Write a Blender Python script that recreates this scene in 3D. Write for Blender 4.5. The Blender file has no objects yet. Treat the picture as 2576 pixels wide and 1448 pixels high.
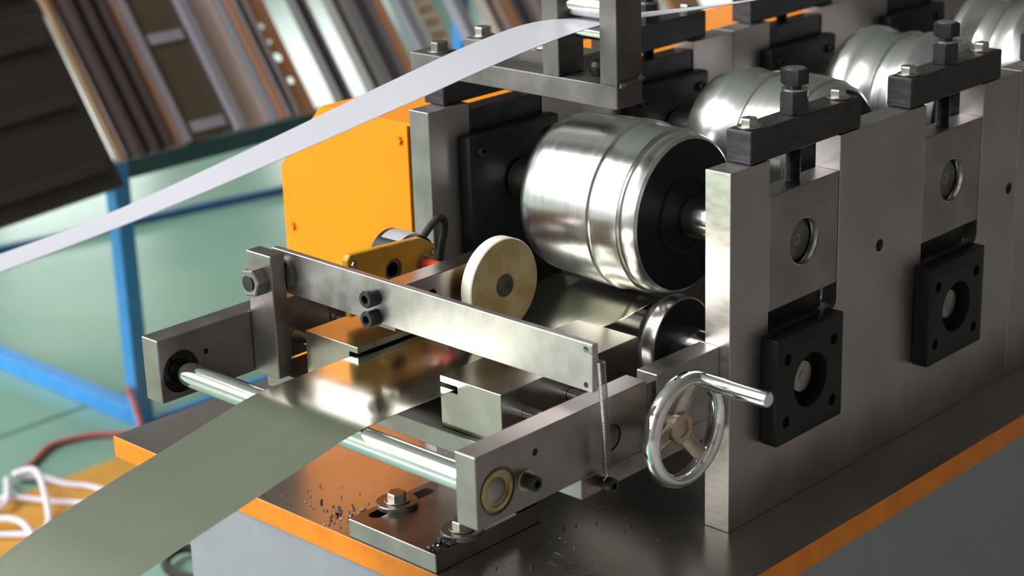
import bpy, bmesh, math, random
from mathutils import Vector, Matrix
random.seed(7)
sc = bpy.context.scene
COL = sc.collection

# ------------------------------------------------------------------ camera
cam = bpy.data.cameras.new('camera')
cam.sensor_width = 36.0
cam.lens = 36.0 * 4703.1 / 2576.0
cam.clip_start = 0.05
cam.dof.use_dof = True
cam.dof.focus_distance = 1.86
cam.dof.aperture_fstop = 5.6
co = bpy.data.objects.new('camera', cam)
COL.objects.link(co)
RX = Vector((0.7263742, 0.68656659, -0.03173075))
RY = Vector((0.20112979, -0.25648412, -0.94539024))
RZ = Vector((-0.65721179, 0.68032508, -0.32439245))
m = Matrix((RX, -RY, -RZ)).transposed().to_4x4()
m.translation = Vector((1.02313891, -1.35925447, 0.84593975))
co.matrix_world = m
sc.camera = co

# ------------------------------------------------------------------ world, exposure
w = bpy.data.worlds.new('sky')
sc.world = w
w.use_nodes = True
w.node_tree.nodes['Background'].inputs[0].default_value = (0.75, 0.85, 1.0, 1)
w.node_tree.nodes['Background'].inputs[1].default_value = 1.0
sc.view_settings.view_transform = 'Standard'
sc.view_settings.look = 'None'
sc.view_settings.gamma = 1.0
sc.view_settings.use_curve_mapping = False
sc.view_settings.exposure = 0.55
sc.cycles.max_bounces = 8
sc.cycles.diffuse_bounces = 4
sc.cycles.glossy_bounces = 5
sc.cycles.sample_clamp_indirect = 6.0
sc.cycles.use_denoising = True
SIDE_DAY = 6.0      # daylight in the tall door openings in front of the machine, to its left
BACK_DAY = 4.0      # daylight in the low windows of the far left wall
ROOF_FILL = 9.5      # fill from unseen roof panels added to brighten upward faces

# ------------------------------------------------------------------ materials
def new_mat(name):
    mt = bpy.data.materials.new(name)
    mt.use_nodes = True
    return mt, mt.node_tree.nodes, mt.node_tree.links, mt.node_tree.nodes['Principled BSDF']

def surf(name, c1, c2=None, rough=(0.4, 0.5), metal=0.0, scale=30.0, stretch=(1, 1, 1), bump=0.0, bscale=None,
         coat=0.0, spec=0.5, detail=5.0, pos=(0.35, 0.65)):
    mt, N, L, b = new_mat(name)
    c2 = c2 or c1
    tc = N.new('ShaderNodeTexCoord')
    mp = N.new('ShaderNodeMapping')
    mp.inputs['Scale'].default_value = stretch
    L.new(tc.outputs['Object'], mp.inputs['Vector'])
    nz = N.new('ShaderNodeTexNoise')
    nz.inputs['Scale'].default_value = scale
    nz.inputs['Detail'].default_value = detail
    L.new(mp.outputs['Vector'], nz.inputs['Vector'])
    cr = N.new('ShaderNodeValToRGB')
    cr.color_ramp.elements[0].color = (*c1, 1)
    cr.color_ramp.elements[1].color = (*c2, 1)
    cr.color_ramp.elements[0].position = pos[0]
    cr.color_ramp.elements[1].position = pos[1]
    L.new(nz.outputs['Fac'], cr.inputs['Fac'])
    L.new(cr.outputs['Color'], b.inputs['Base Color'])
    mr = N.new('ShaderNodeMapRange')
    mr.inputs['From Min'].default_value = 0.2
    mr.inputs['From Max'].default_value = 0.8
    mr.inputs['To Min'].default_value = rough[0]
    mr.inputs['To Max'].default_value = rough[1]
    L.new(nz.outputs['Fac'], mr.inputs['Value'])
    L.new(mr.outputs['Result'], b.inputs['Roughness'])
    b.inputs['Metallic'].default_value = metal
    b.inputs['Specular IOR Level'].default_value = spec
    b.inputs['Coat Weight'].default_value = coat
    b.inputs['Coat Roughness'].default_value = 0.08
    if bump:
        bp = N.new('ShaderNodeBump')
        bp.inputs['Strength'].default_value = bump
        bp.inputs['Distance'].default_value = 0.001
        if bscale:
            n2 = N.new('ShaderNodeTexNoise')
            n2.inputs['Scale'].default_value = bscale
            n2.inputs['Detail'].default_value = 3
            L.new(mp.outputs['Vector'], n2.inputs['Vector'])
            L.new(n2.outputs['Fac'], bp.inputs['Height'])
        else:
            L.new(nz.outputs['Fac'], bp.inputs['Height'])
        L.new(bp.outputs['Normal'], b.inputs['Normal'])
    return mt

def emit(name, col, s):
    mt, N, L, b = new_mat(name)
    b.inputs['Base Color'].default_value = (0.02, 0.02, 0.02, 1)
    b.inputs['Emission Color'].default_value = (*col, 1)
    b.inputs['Emission Strength'].default_value = s
    return mt

M = {}
M['steel'] = surf('milled_steel', (0.28, 0.255, 0.24), (0.37, 0.34, 0.325), (0.30, 0.42), 1.0, 26, bump=0.05, bscale=400)
M['scale'] = surf('hot_rolled_steel', (0.15, 0.14, 0.132), (0.22, 0.205, 0.195), (0.42, 0.55), 0.9, 30, bump=0.15, bscale=350)
M['steel_light'] = surf('ground_steel', (0.42, 0.40, 0.375), (0.52, 0.50, 0.475), (0.34, 0.46), 1.0, 60, bump=0.12, bscale=500)
M['steel_dark'] = surf('oily_steel', (0.14, 0.13, 0.12), (0.22, 0.20, 0.19), (0.28, 0.42), 1.0, 20, bump=0.05, bscale=300)
M['plate'] = surf('plate_steel', (0.40, 0.37, 0.365), (0.48, 0.45, 0.445), (0.36, 0.46), 1.0, 14, bump=0.06, bscale=500)
M['edge'] = surf('bright_milled_edge', (0.68, 0.63, 0.57), (0.84, 0.80, 0.75), (0.26, 0.36), 1.0, 60, (1, 1, 2.5), bump=0.05, bscale=300, pos=(0.3, 0.6))
M['block'] = surf('ground_block_steel', (0.27, 0.255, 0.225), (0.40, 0.38, 0.345), (0.18, 0.30), 1.0, 22, bump=0.03, bscale=300)
M['roll'] = surf('polished_roll_steel', (0.66, 0.655, 0.64), (0.72, 0.715, 0.705), (0.23, 0.28), 1.0, 8, (24, .5, .5), detail=2)
M['chrome'] = surf('chrome', (0.80, 0.80, 0.82), (0.86, 0.86, 0.88), (0.04, 0.09), 1.0, 30)
M['chrome_worn'] = surf('worn_chrome', (0.70, 0.68, 0.64), (0.84, 0.84, 0.84), (0.06, 0.22), 1.0, 40, bump=0.1, bscale=90)
M['black'] = surf('black_oxide', (0.007, 0.009, 0.010), (0.012, 0.015, 0.016), (0.36, 0.46), 0.0, 40, spec=0.28)
M['black_bar'] = surf('blackened_bar', (0.038, 0.039, 0.043), (0.070, 0.070, 0.076), (0.34, 0.5), 0.7, 40, (1, 1, 6), bump=0.15, spec=0.5)
M['screw'] = surf('black_screw', (0.014, 0.015, 0.018), (0.03, 0.03, 0.034), (0.22, 0.34), 0.2, 60)
M['zinc'] = surf('zinc_bolt', (0.36, 0.34, 0.31), (0.48, 0.455, 0.42), (0.28, 0.42), 1.0, 80)
M['brass'] = surf('yellow_zinc', (0.42, 0.34, 0.16), (0.58, 0.50, 0.28), (0.25, 0.4), 1.0, 60)
M['hubmetal'] = surf('tarnished_hub', (0.40, 0.32, 0.22), (0.60, 0.54, 0.45), (0.25, 0.4), 1.0, 50)
M['orange'] = surf('orange_paint', (0.88, 0.27, 0.002), (0.92, 0.29, 0.003), (0.42, 0.5), 0.0, 12, spec=0.25)
M['orange_dirty'] = surf('orange_edge_paint', (0.74, 0.20, 0.002), (0.90, 0.26, 0.003), (0.35, 0.5), 0.0, 30)
M['brown_steel'] = surf('brown_steel', (0.10, 0.075, 0.06), (0.15, 0.115, 0.095), (0.35, 0.45), 0.8, 60)
M['bed'] = surf('oily_bed_plate', (0.29, 0.265, 0.245), (0.38, 0.35, 0.33), (0.20, 0.30), 0.85, 7, bump=0.02, bscale=200, detail=2, pos=(.2, .8))
M['bodygrey'] = surf('grey_machine_paint', (0.255, 0.27, 0.30), (0.28, 0.295, 0.325), (0.4, 0.5), 0.0, 30, bump=0.12, bscale=140)
M['nylon'] = surf('aged_nylon', (0.50, 0.34, 0.13), (0.66, 0.53, 0.28), (0.34, 0.5), 0.0, 42, bump=0.05, spec=0.4, detail=7)
M['nylon_rim'] = surf('white_nylon', (0.84, 0.78, 0.66), (0.88, 0.84, 0.76), (0.35, 0.45), 0.0, 40)
M['strip'] = surf('galvanised_strip', (0.83, 0.84, 0.72), (0.86, 0.87, 0.75), (0.13, 0.17), 1.0, 4, (20, 0.5, 0.5))  # olive tint puts the ceiling's reflected colour into the strip
M['film'] = surf('white_strip', (0.57, 0.575, 0.635), (0.59, 0.595, 0.655), (0.32, 0.4), 0.0, 6, spec=0.4)
M['ochre'] = surf('ochre_paint', (0.42, 0.22, 0.015), (0.52, 0.29, 0.02), (0.3, 0.45), 0.0, 40)
M['red'] = surf('red_plastic', (0.62, 0.05, 0.015), (0.72, 0.07, 0.02), (0.35, 0.45), 0.0, 40)
M['label'] = surf('paper_label', (0.70, 0.72, 0.74), (0.76, 0.78, 0.80), (0.4, 0.5), 0.0, 40)
M['rubber'] = surf('black_cable', (0.014, 0.014, 0.014), None, (0.4, 0.5), 0.0, 40)
M['chip'] = surf('metal_chips', (0.12, 0.115, 0.12), (0.34, 0.33, 0.35), (0.25, 0.4), 1.0, 300)
M['blue'] = surf('blue_paint', (0.035, 0.25, 0.62), (0.045, 0.29, 0.68), (0.28, 0.4), 0.0, 30, coat=0.2)
M['blue_shaded'] = surf('blue_paint_shaded', (0.02, 0.08, 0.20), (0.025, 0.095, 0.23), (0.3, 0.4), 0.0, 30)  # darker copy of the rack blue, shade of the far rail put into colour
M['teal'] = surf('dark_teal_paint', (0.02, 0.085, 0.11), (0.03, 0.10, 0.13), (0.35, 0.5), 0.0, 30)
M['floor'] = surf('green_epoxy', (0.17, 0.33, 0.25), (0.23, 0.38, 0.29), (0.16, 0.26), 0.0, 1.1, spec=0.5, detail=3, bump=0.02, bscale=6)
M['yellow_line'] = surf('yellow_floor_paint', (0.52, 0.25, 0.02), (0.60, 0.31, 0.035), (0.2, 0.3), 0.0, 6)
M['aisle'] = surf('grey_bounce_paint', (0.38, 0.345, 0.33), (0.44, 0.40, 0.38), (0.35, 0.5), 0.0, 3)  # colour of the added floor patch that bounces neutral light
M['joint'] = surf('floor_joint', (0.07, 0.13, 0.10), None, (0.4, 0.5), 0.0, 10)
M['wall'] = surf('wall_paint', (0.50, 0.49, 0.48), (0.55, 0.54, 0.53), (0.7, 0.8), 0.0, 2)
M['wall_dark'] = surf('dark_wall_cladding', (0.35, 0.32, 0.295), (0.39, 0.36, 0.33), (0.7, 0.8), 0.0, 2)
M['ceil'] = surf('ceiling_sheet', (0.46, 0.44, 0.41), (0.50, 0.48, 0.45), (0.6, 0.7), 0.0, 2)
M['frame'] = surf('window_frame', (0.45, 0.46, 0.47), (0.5, 0.5, 0.5), (0.4, 0.5), 0.0, 10)
M['day_side'] = emit('daylight_door', (1.0, 0.98, 1.0), SIDE_DAY)
M['day_back'] = emit('daylight_window', (0.95, 1.0, 0.97), BACK_DAY)
M['fill_roof'] = emit('roof_fill_light', (1.0, 0.975, 0.99), ROOF_FILL)
M['wcable'] = surf('white_cable', (0.74, 0.70, 0.78), None, (0.35, 0.45), 0.0, 10)
M['rcable'] = surf('red_cable', (0.42, 0.12, 0.10), (0.46, 0.14, 0.12), (0.4, 0.5), 0.0, 10)

# ------------------------------------------------------------------ mesh helpers
def box(x0, x1, y0, y1, z0, z1, bev=0.0006, seg=1):
    bm = bmesh.new()
    v = [bm.verts.new((x, y, z)) for x in (x0, x1) for y in (y0, y1) for z in (z0, z1)]
    for f in ((0, 1, 3, 2), (4, 6, 7, 5), (0, 4, 5, 1), (2, 3, 7, 6), (0, 2, 6, 4), (1, 5, 7, 3)):
        bm.faces.new([v[i] for i in f])
    if bev:
        bmesh.ops.bevel(bm, geom=bm.edges[:], offset=bev, segments=seg, affect='EDGES', profile=0.5)
    bmesh.ops.recalc_face_normals(bm, faces=bm.faces[:])
    return bm

def prism(pts, axis, a0, a1, bev=0.0):
    """pts: 2-D outline in the two other axes (x: y,z / y: x,z / z: x,y)."""
    bm = bmesh.new()
    def mk(p, a):
        return {'x': (a, p[0], p[1]), 'y': (p[0], a, p[1]), 'z': (p[0], p[1], a)}[axis]
    A = [bm.verts.new(mk(p, a0)) for p in pts]
    B = [bm.verts.new(mk(p, a1)) for p in pts]
    bm.faces.new(A)
    bm.faces.new(B[::-1])
    n = len(pts)
    for i in range(n):
        bm.faces.new((A[i], A[(i + 1) % n], B[(i + 1) % n], B[i]))
    bmesh.ops.recalc_face_normals(bm, faces=bm.faces[:])
    if bev:
        bmesh.ops.bevel(bm, geom=bm.edges[:], offset=bev, segments=1, affect='EDGES')
    return bm

def frame_of(d):
    d = Vector(d).normalized()
    u = d.orthogonal().normalized() if abs(d.z) > 0.9 else d.cross(Vector((0, 0, 1))).normalized()
    return d, u, d.cross(u).normalized()

def lathe(c, d, prof, seg=48, caps=True, rot=0.0):
    """prof: (along axis, radius) from point c along d."""
    bm = bmesh.new()
    d, u, v = frame_of(d)
    c = Vector(c)
    rings = []
    for a, r in prof:
        rings.append([bm.verts.new(c + d * a + (u * math.cos(t) + v * math.sin(t)) * max(r, 1e-5))
                      for t in [rot + 2 * math.pi * k / seg for k in range(seg)]])
    for i in range(len(rings) - 1):
        for k in range(seg):
            j = (k + 1) % seg
            bm.faces.new((rings[i][k], rings[i][j], rings[i + 1][j], rings[i + 1][k]))
    if caps:
        bm.faces.new(rings[0][::-1])
        bm.faces.new(rings[-1])
    bmesh.ops.recalc_face_normals(bm, faces=bm.faces[:])
    return bm

def cyl(p0, p1, r, seg=32, ch=0.0):
    p0, p1 = Vector(p0), Vector(p1)
    L = (p1 - p0).length
    pr = [(0, r), (L, r)] if not ch else [(0, r - ch), (ch, r), (L - ch, r), (L, r - ch)]
    return lathe(p0, p1 - p0, pr, seg)

def hexa(p0, p1, r, rot=0.0, ch=0.0012):
    p0, p1 = Vector(p0), Vector(p1)
    L = (p1 - p0).length
    return lathe(p0, p1 - p0, [(0, r), (L - ch, r), (L, r * 0.9)], 6, rot=rot)

def tube(pts, r, seg=10, closed=False):
    bm = bmesh.new()
    P = [Vector(p) for p in pts]
    n = len(P)
    rings = []
    up = Vector((0.13, 0.21, 1)).normalized()
    for i in range(n):
        a = P[i - 1] if (i > 0 or closed) else P[i]
        b = P[(i + 1) % n] if (i < n - 1 or closed) else P[i]
        d = (b - a).normalized()
        u = (up - d * up.dot(d)).normalized()
        v = d.cross(u)
        up = u
        rr = r[i] if isinstance(r, (list, tuple)) else r
        rings.append([bm.verts.new(P[i] + (u * math.cos(2 * math.pi * k / seg) + v * math.sin(2 * math.pi * k / seg)) * rr) for k in range(seg)])
    for i in range(n if closed else n - 1):
        A, B = rings[i], rings[(i + 1) % n]
        for k in range(seg):
            bm.faces.new((A[k], A[(k + 1) % seg], B[(k + 1) % seg], B[k]))
    if not closed:
        bm.faces.new(rings[0][::-1])
        bm.faces.new(rings[-1])
    bmesh.ops.recalc_face_normals(bm, faces=bm.faces[:])
    return bm

def smooth_path(pts, n=8):
    P = [Vector(p) for p in pts]
    out = []
    for i in range(len(P) - 1):
        p0, p1, p2, p3 = P[max(i - 1, 0)], P[i], P[i + 1], P[min(i + 2, len(P) - 1)]
        for k in range(n):
            t = k / n
            out.append(0.5 * ((2 * p1) + (p2 - p0) * t + (2 * p0 - 5 * p1 + 4 * p2 - p3) * t * t + (3 * p1 - p0 - 3 * p2 + p3) * t ** 3))
    out.append(P[-1])
    return out

def join(*bms):
    out = bmesh.new()
    for b in bms:
        me = bpy.data.meshes.new('tmp')
        b.to_mesh(me)
        b.free()
        out.from_mesh(me)
        bpy.data.meshes.remove(me)
    return out

def cut(bm, *cutters):
    def tmp(b):
        me = bpy.data.meshes.new('tmp')
        b.to_mesh(me)
        b.free()
        o = bpy.data.objects.new('tmp', me)
        COL.objects.link(o)
        return o
    o = tmp(bm)
    cs = [tmp(c) for c in cutters]
    for c in cs:
        md = o.modifiers.new('b', 'BOOLEAN')
        md.operation = 'DIFFERENCE'
        md.solver = 'EXACT'
        md.object = c
    bpy.context.view_layer.update()
    me = bpy.data.meshes.new_from_object(o.evaluated_get(bpy.context.evaluated_depsgraph_get()))
    out = bmesh.new()
    out.from_mesh(me)
    bpy.data.meshes.remove(me)
    for x in [o] + cs:
        d = x.data
        bpy.data.objects.remove(x)
        bpy.data.meshes.remove(d)
    return out

def wpos(o):
    p = Vector(o.location)
    while o.parent:
        o = o.parent
        p += Vector(o.location)
    return p

def obj(name, bm, mat, parent=None, smooth=True, origin=None, mark=None):
    """Link one mesh object; bm is in world coordinates. mark(face_normal, centre) -> material slot."""
    mats = mat if isinstance(mat, (list, tuple)) else [mat]
    if mark:
        for f in bm.faces:
            f.material_index = mark(f.normal, f.calc_center_median())
    co_ = [v.co for v in bm.verts]
    lo = Vector([min(c[i] for c in co_) for i in range(3)])
    hi = Vector([max(c[i] for c in co_) for i in range(3)])
    org = Vector(origin) if origin else (lo + hi) / 2
    bm.normal_update()
    if smooth:
        for f in bm.faces:
            f.smooth = True
        for e in bm.edges:
            if len(e.link_faces) == 2 and e.calc_face_angle(0) > math.radians(28):
                e.smooth = False
    bmesh.ops.translate(bm, verts=bm.verts[:], vec=-org)
    me = bpy.data.meshes.new(name)
    bm.to_mesh(me)
    bm.free()
    for k in mats:
        me.materials.append(M[k])
    o = bpy.data.objects.new(name, me)
    COL.objects.link(o)
    if parent:
        o.parent = parent
        o.location = org - wpos(parent)
    else:
        o.location = org
    return o

def tag(o, label, cat, group=None, kind=None):
    o['label'] = label
    o['category'] = cat
    if group:
        o['group'] = group
    if kind:
        o['kind'] = kind
    return o

def thing(name, loc, label, cat, group=None):
    o = bpy.data.objects.new(name, None)
    o.empty_display_size = 0.02
    COL.objects.link(o)
    o.location = loc
    return tag(o, label, cat, group)

def struct(name, bm, mat, parent=None, **k):
    o = obj(name, bm, mat, parent, **k)
    if not parent:
        o['kind'] = 'structure'
    return o

def copy_thing(root, delta, label):
    def rec(o, par):
        c = o.copy()
        COL.objects.link(c)
        if par:
            c.parent = par
        for ch in list(o.children):
            rec(ch, c)
        return c
    r = rec(root, None)
    r.location = Vector(root.location) + Vector(delta)
    r['label'] = label
    return r

# ------------------------------------------------------------------ the hall
ZF = -0.75
X0, X1, Y0h, Y1h, ZC = -9.0, 6.0, -7.0, 14.0, 5.4
floor = struct('floor', box(X0, X1, Y0h, Y1h, ZF - 0.1, ZF, 0), 'floor', origin=(0, 0, ZF))
obj('floor_line', box(-2.11, -1.885, -3.5, 8.0, ZF - 0.002, ZF + 0.0012, 0), 'yellow_line', floor)['label'] = 'ochre yellow painted aisle line'
obj('floor_bounce_patch', box(.75, X1 - .01, Y0h + .01, Y1h - .01, ZF - .002, ZF + .001, 0), 'aisle', floor)['label'] = 'grey brown floor patch added for its reflection'  # unseen patch, added so right-hand faces mirror grey instead of green
obj('floor_joint', box(-2.412, -2.4, -4.0, 9.0, ZF - 0.002, ZF + 0.0008, 0), 'joint', floor)
struct('ceiling', box(X0, X1, Y0h, Y1h, ZC, ZC + 0.1, 0), 'ceil')
struct('wall_front', box(X0, X1, Y0h - 0.1, Y0h, ZF, ZC, 0), 'wall')
struct('wall_left', box(X0 - 0.1, X0, Y0h, Y1h, ZF, ZC, 0), 'wall')
struct('wall_back', box(X0, X1, Y1h, Y1h + 0.1, ZF, ZC, 0), 'wall')
struct('wall_right', box(X1, X1 + 0.1, Y0h, Y1h, ZF, ZC, 0), 'wall_dark')
_wn = [0]
def window(axis, a, u0, u1, z0, z1, day, nv=2, nh=2):
    """axis 'x': window lying in a wall X = a, spanning Y u0..u1; 'y': wall Y = a, spanning X."""
    _wn[0] += 1
    s = 1
    def bx(p0, p1, q0, q1, d0, d1):
        d0, d1 = sorted((a + s * d0, a + s * d1))
        return box(d0, d1, p0, p1, q0, q1, 0) if axis == 'x' else box(p0, p1, d0, d1, q0, q1, 0)
    root = struct('window_%d' % _wn[0], join(bx(u0 - .06, u0, z0 - .06, z1 + .06, 0, .05), bx(u1, u1 + .06, z0 - .06, z1 + .06, 0, .05),
                  bx(u0, u1, z0 - .06, z0, 0, .05), bx(u0, u1, z1, z1 + .06, 0, .05)), 'frame')
    for i in range(nv):
        for j in range(nh):
            p0 = u0 + (u1 - u0) * i / nv + .02
            p1 = u0 + (u1 - u0) * (i + 1) / nv - .02
            q0 = z0 + (z1 - z0) * j / nh + .02
            q1 = z0 + (z1 - z0) * (j + 1) / nh - .02
            obj('pane', bx(p0, p1, q0, q1, 0.005, .015), day, root)
    for i in range(1, nv):
        p = u0 + (u1 - u0) * i / nv
        obj('mullion', bx(p - .02, p + .02, z0, z1, .0, .04), 'frame', root)
    for j in range(1, nh):
        q = z0 + (z1 - z0) * j / nh
        obj('transom', bx(u0, u1, q - .02, q + .02, .0, .035), 'frame', root)
window('y', Y0h, -8.7, -3.2, 1.6, 5.1, 'day_side', 3, 2)
window('y', Y0h, -2.6, -0.4, 1.6, 5.1, 'day_side', 2, 2)
for k, (a, b_) in enumerate([(-0.2, 0.7), (2.2, 2.9), (4.4, 5.6), (6.6, 7.8), (8.8, 10.0), (11.0, 12.4)]):
    window('x', X0, a, b_, 0.15, 1.05, 'day_back', 1, 2)

for k, (xa, xb) in enumerate([(-6.6, -4.4), (-3.9, -1.7)]):  # added roof panels, made up as fill light for upward faces
    rl = struct('window_%d' % (_wn[0] + 1 + k), join(box(xa - .06, xb + .06, -6.56, -6.5, ZC - .05, ZC, 0), box(xa - .06, xb + .06, -2.0, -1.94, ZC - .05, ZC, 0),
                box(xa - .06, xa, -6.5, -2.0, ZC - .05, ZC, 0), box(xb, xb + .06, -6.5, -2.0, ZC - .05, ZC, 0)), 'frame')
    for j in range(3):
        obj('pane', box(xa, xb, -6.5 + j * 1.5 + .02, -5.0 + j * 1.5 - .02, ZC - .015, ZC - .005, 0), 'fill_roof', rl)

# ------------------------------------------------------------------ machine bed
bed = thing('machine_bed', (-.31, .6, ZF), 'long grey machine bed with dark oily steel top plate and orange painted edge', 'machine base')
def bedmark(n, c):
    return 1 if n.z < .9 else 0
obj('top_plate', box(-.694, .0765, -.252, 1.95, -.026, 0, .0008), ['bed', 'orange_dirty'], bed, mark=bedmark)
obj('body', box(-.567, .0735, -.249, 1.94, ZF, -.026, .001), 'bodygrey', bed)

# ------------------------------------------------------------------ side plates
PITCH = .28
SH = .372
def plate_outline(y0, y1, slots):
    pts = [(y0, 0), (y1, 0), (y1, SH)]
    for s in sorted(slots, reverse=True):
        a, b_ = s + .0625, s + .182
        z = .189
        pts += [(b_, SH), (b_, z + .008), (b_ - .0025, z + .0025), (b_ - .008, z), (a + .008, z), (a + .0025, z + .0025), (a, z + .008), (a, SH)]
    pts += [(y0, SH)]
    return pts
def pmark(n, c):
    return 1 if n.y < -.8 else 0
def side_plate(x0, x1, y0, y1, slots, holes, label, edge='edge'):
    t = thing('side_plate', ((x0 + x1) / 2, (y0 + y1) / 2, 0), label, 'steel plate', 'upright side plates of the roll stands')
    bm = prism(plate_outline(y0, y1, slots), 'x', x0, x1, .0006)
    bm = cut(bm, *([cyl((x0 - .01, y, z), (x1 + .01, y, z), .0068, 20) for y, z in holes] + [cyl((x0 - .01, s + .110, .137), (x1 + .01, s + .110, .137), .0195, 32) for s in slots]))
    bm.normal_update()
    obj('plate', bm, ['plate', edge], t, mark=lambda n, c: 1 if n.y < -.8 and abs(c.y - y0) < .01 else 0)
    for y, z in holes:
        obj('bolt_end', cyl((x0 + .004, y, z), (x1 - .008, y, z), .0066, 20, .001), 'screw', t)
    return t
side_plate(-.0305, 0, 0, .5435, [0, PITCH], [(.2595, .2368), (.5285, .2375)], 'upright steel side plate behind the handwheel with bright milled front edge')
side_plate(-.0305, 0, .5447, 1.10, [2 * PITCH, 3 * PITCH], [], 'upright steel side plate following the nearer one at the right picture edge')
side_plate(-.4375, -.407, 0, .5435, [0, PITCH], [], 'upright steel side plate beside the orange cover with grey front edge', 'steel')
side_plate(-.4375, -.407, .5447, 1.10, [2 * PITCH, 3 * PITCH], [], 'far upright steel side plate behind the rolls, second of the cover side', 'steel_light')
side_plate(-.4375, -.407, 1.1012, 1.66, [4 * PITCH, 5 * PITCH], [], 'far upright steel side plate behind the rolls, third of the cover side', 'steel_light')

# ------------------------------------------------------------------ bearing blocks with adjusting screw
AY, AZ = .1222, .2757      # upper roll axis
LY, LZ = .110, .137        # lower roll axis
def bearing_block(x0, x1, label, grp, top=.3352, mt='steel'):
    t = thing('bearing_block', ((x0 + x1) / 2, AY, .2165), label, 'bearing block', grp)
    bm = box(x0, x1, .0632, .1813, .2165, top, .0008)
    bm = cut(bm, cyl((x0 - .01, AY, AZ), (x1 + .01, AY, AZ), .0246, 40))
    obj('body', bm, mt, t)
    obj('bore_ring', lathe((x1 - .020, AY, AZ), (1, 0, 0), [(0, .0228), (0, .0245), (.0192, .0245), (.0192, .0238), (.016, .0228)], 40, caps=False), 'chrome_worn', t)
    obj('slot_shade_fill', box(x0 + .001, x1 - .012, .073, .171, .1905, .2163, .0005), 'black', t)  # black box added in the open gap, stands in for its shade
    return t
def adjust_screw(x, label, grp, nuts=True):
    t = thing('adjusting_screw', (x, AY, .3352), label, 'screw', grp)
    pr = []
    z = 0
    while z < .068:
        pr += [(z, .0066), (z + .0011, .0079)]
        z += .0022
    obj('threaded_rod', lathe((x, AY, .3356), (0, 0, 1), pr + [(.092, .0068), (.1, .0068)], 20), 'screw', t)
    if not nuts:
        return t
    obj('lock_nut', hexa((x, AY, .4055), (x, AY, .4275), .0152, .25), 'screw', t)
    obj('washer', cyl((x, AY, .4278), (x, AY, .4302), .0128, 24), 'zinc', t)
    obj('bolt_head', hexa((x, AY, .4345), (x, AY, .4495), .0142, .6), 'screw', t)
    obj('head_face', cyl((x, AY, .4493), (x, AY, .4499), .0106, 24), 'zinc', t)
    return t
def clamp_bar(x0, x1, label, grp):
    t = thing('clamp_bar', ((x0 + x1) / 2, AY, SH), label, 'clamp bar', grp)
    obj('bar', box(x0, x1, .0328, .2188, SH + .0004, .4050, .0014), 'black_bar', t)
    xm = (x0 + x1) / 2
    for y in (.0495, .199):
        h = obj('cap_bolt', hexa((xm, y, .4068), (xm, y, .4145), .0088, .4), 'zinc', t)
        obj('flange', cyl((xm, y, .4051), (xm, y, .4069), .0122, 28, .0005), 'zinc', h)
    return t
def bearing_cover(label, grp):
    t = thing('bearing_cover', (.01, .108, .0805), label, 'bearing cover', grp)
    bm = box(.0003, .0205, .0507, .1652, .0805, .1945, .0022, 2)
    cs = [cyl((-.01, .108, LZ), (.04, .108, LZ), .0288, 48)]
    scr = [(.068, .1698), (.148, .1688), (.0662, .1040), (.147, .1025)]
    cs += [cyl((.0125, y, z), (.03, y, z), .0062, 20) for y, z in scr]
    obj('flange_plate', cut(bm, *cs), 'black', t)
    for y, z in scr:
        s = lathe((.0126, y, z), (1, 0, 0), [(0, .0054), (.0035, .0054), (.0045, .0047), (.0045, .0028), (.001, .0026)], 18)
        obj('socket_screw', s, 'screw', t)
    obj('bearing_ring', lathe((.001, .108, LZ), (1, 0, 0), [(0, .0284), (.003, .0284), (.003, .022), (0, .022)], 40), 'black', t)
    return t
GB, GA, GC, GV = 'bearing blocks in the plate slots', 'adjusting screws over the blocks', 'black clamp bars across the slots', 'black square bearing covers'
ords = ['first', 'second', 'third', 'fourth', 'fifth']
b0 = bearing_block(-.029, -.0006, 'steel bearing block in the slot above the nearest black square cover', GB)
copy_thing(b0, (0, PITCH, 0), 'steel bearing block in the slot above the farther black square cover')
copy_thing(b0, (0, 2 * PITCH, 0), 'steel bearing block in the slot at the right picture edge')
a0 = adjust_screw(-.0155, 'black adjusting screw and lock nut on the nearest clamp bar', GA)
copy_thing(a0, (0, PITCH, 0), 'black adjusting screw and lock nut on the clamp bar second from the front')
copy_thing(a0, (0, 2 * PITCH, 0), 'black adjusting screw and lock nut on the clamp bar at right picture edge')
c0 = clamp_bar(-.0312, -.0008, 'black clamp bar with two zinc bolts on the nearest right side slot', GC)
copy_thing(c0, (0, PITCH, 0), 'black clamp bar with two zinc bolts, second on the right side plate')
copy_thing(c0, (0, 2 * PITCH, 0), 'black clamp bar at the right picture edge, third on the right side')
v0 = bearing_cover('black square bearing cover with round recess, nearest to the handwheel', GV)
copy_thing(v0, (0, PITCH, 0), 'black square bearing cover with round recess, farther along the side plate')
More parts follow.
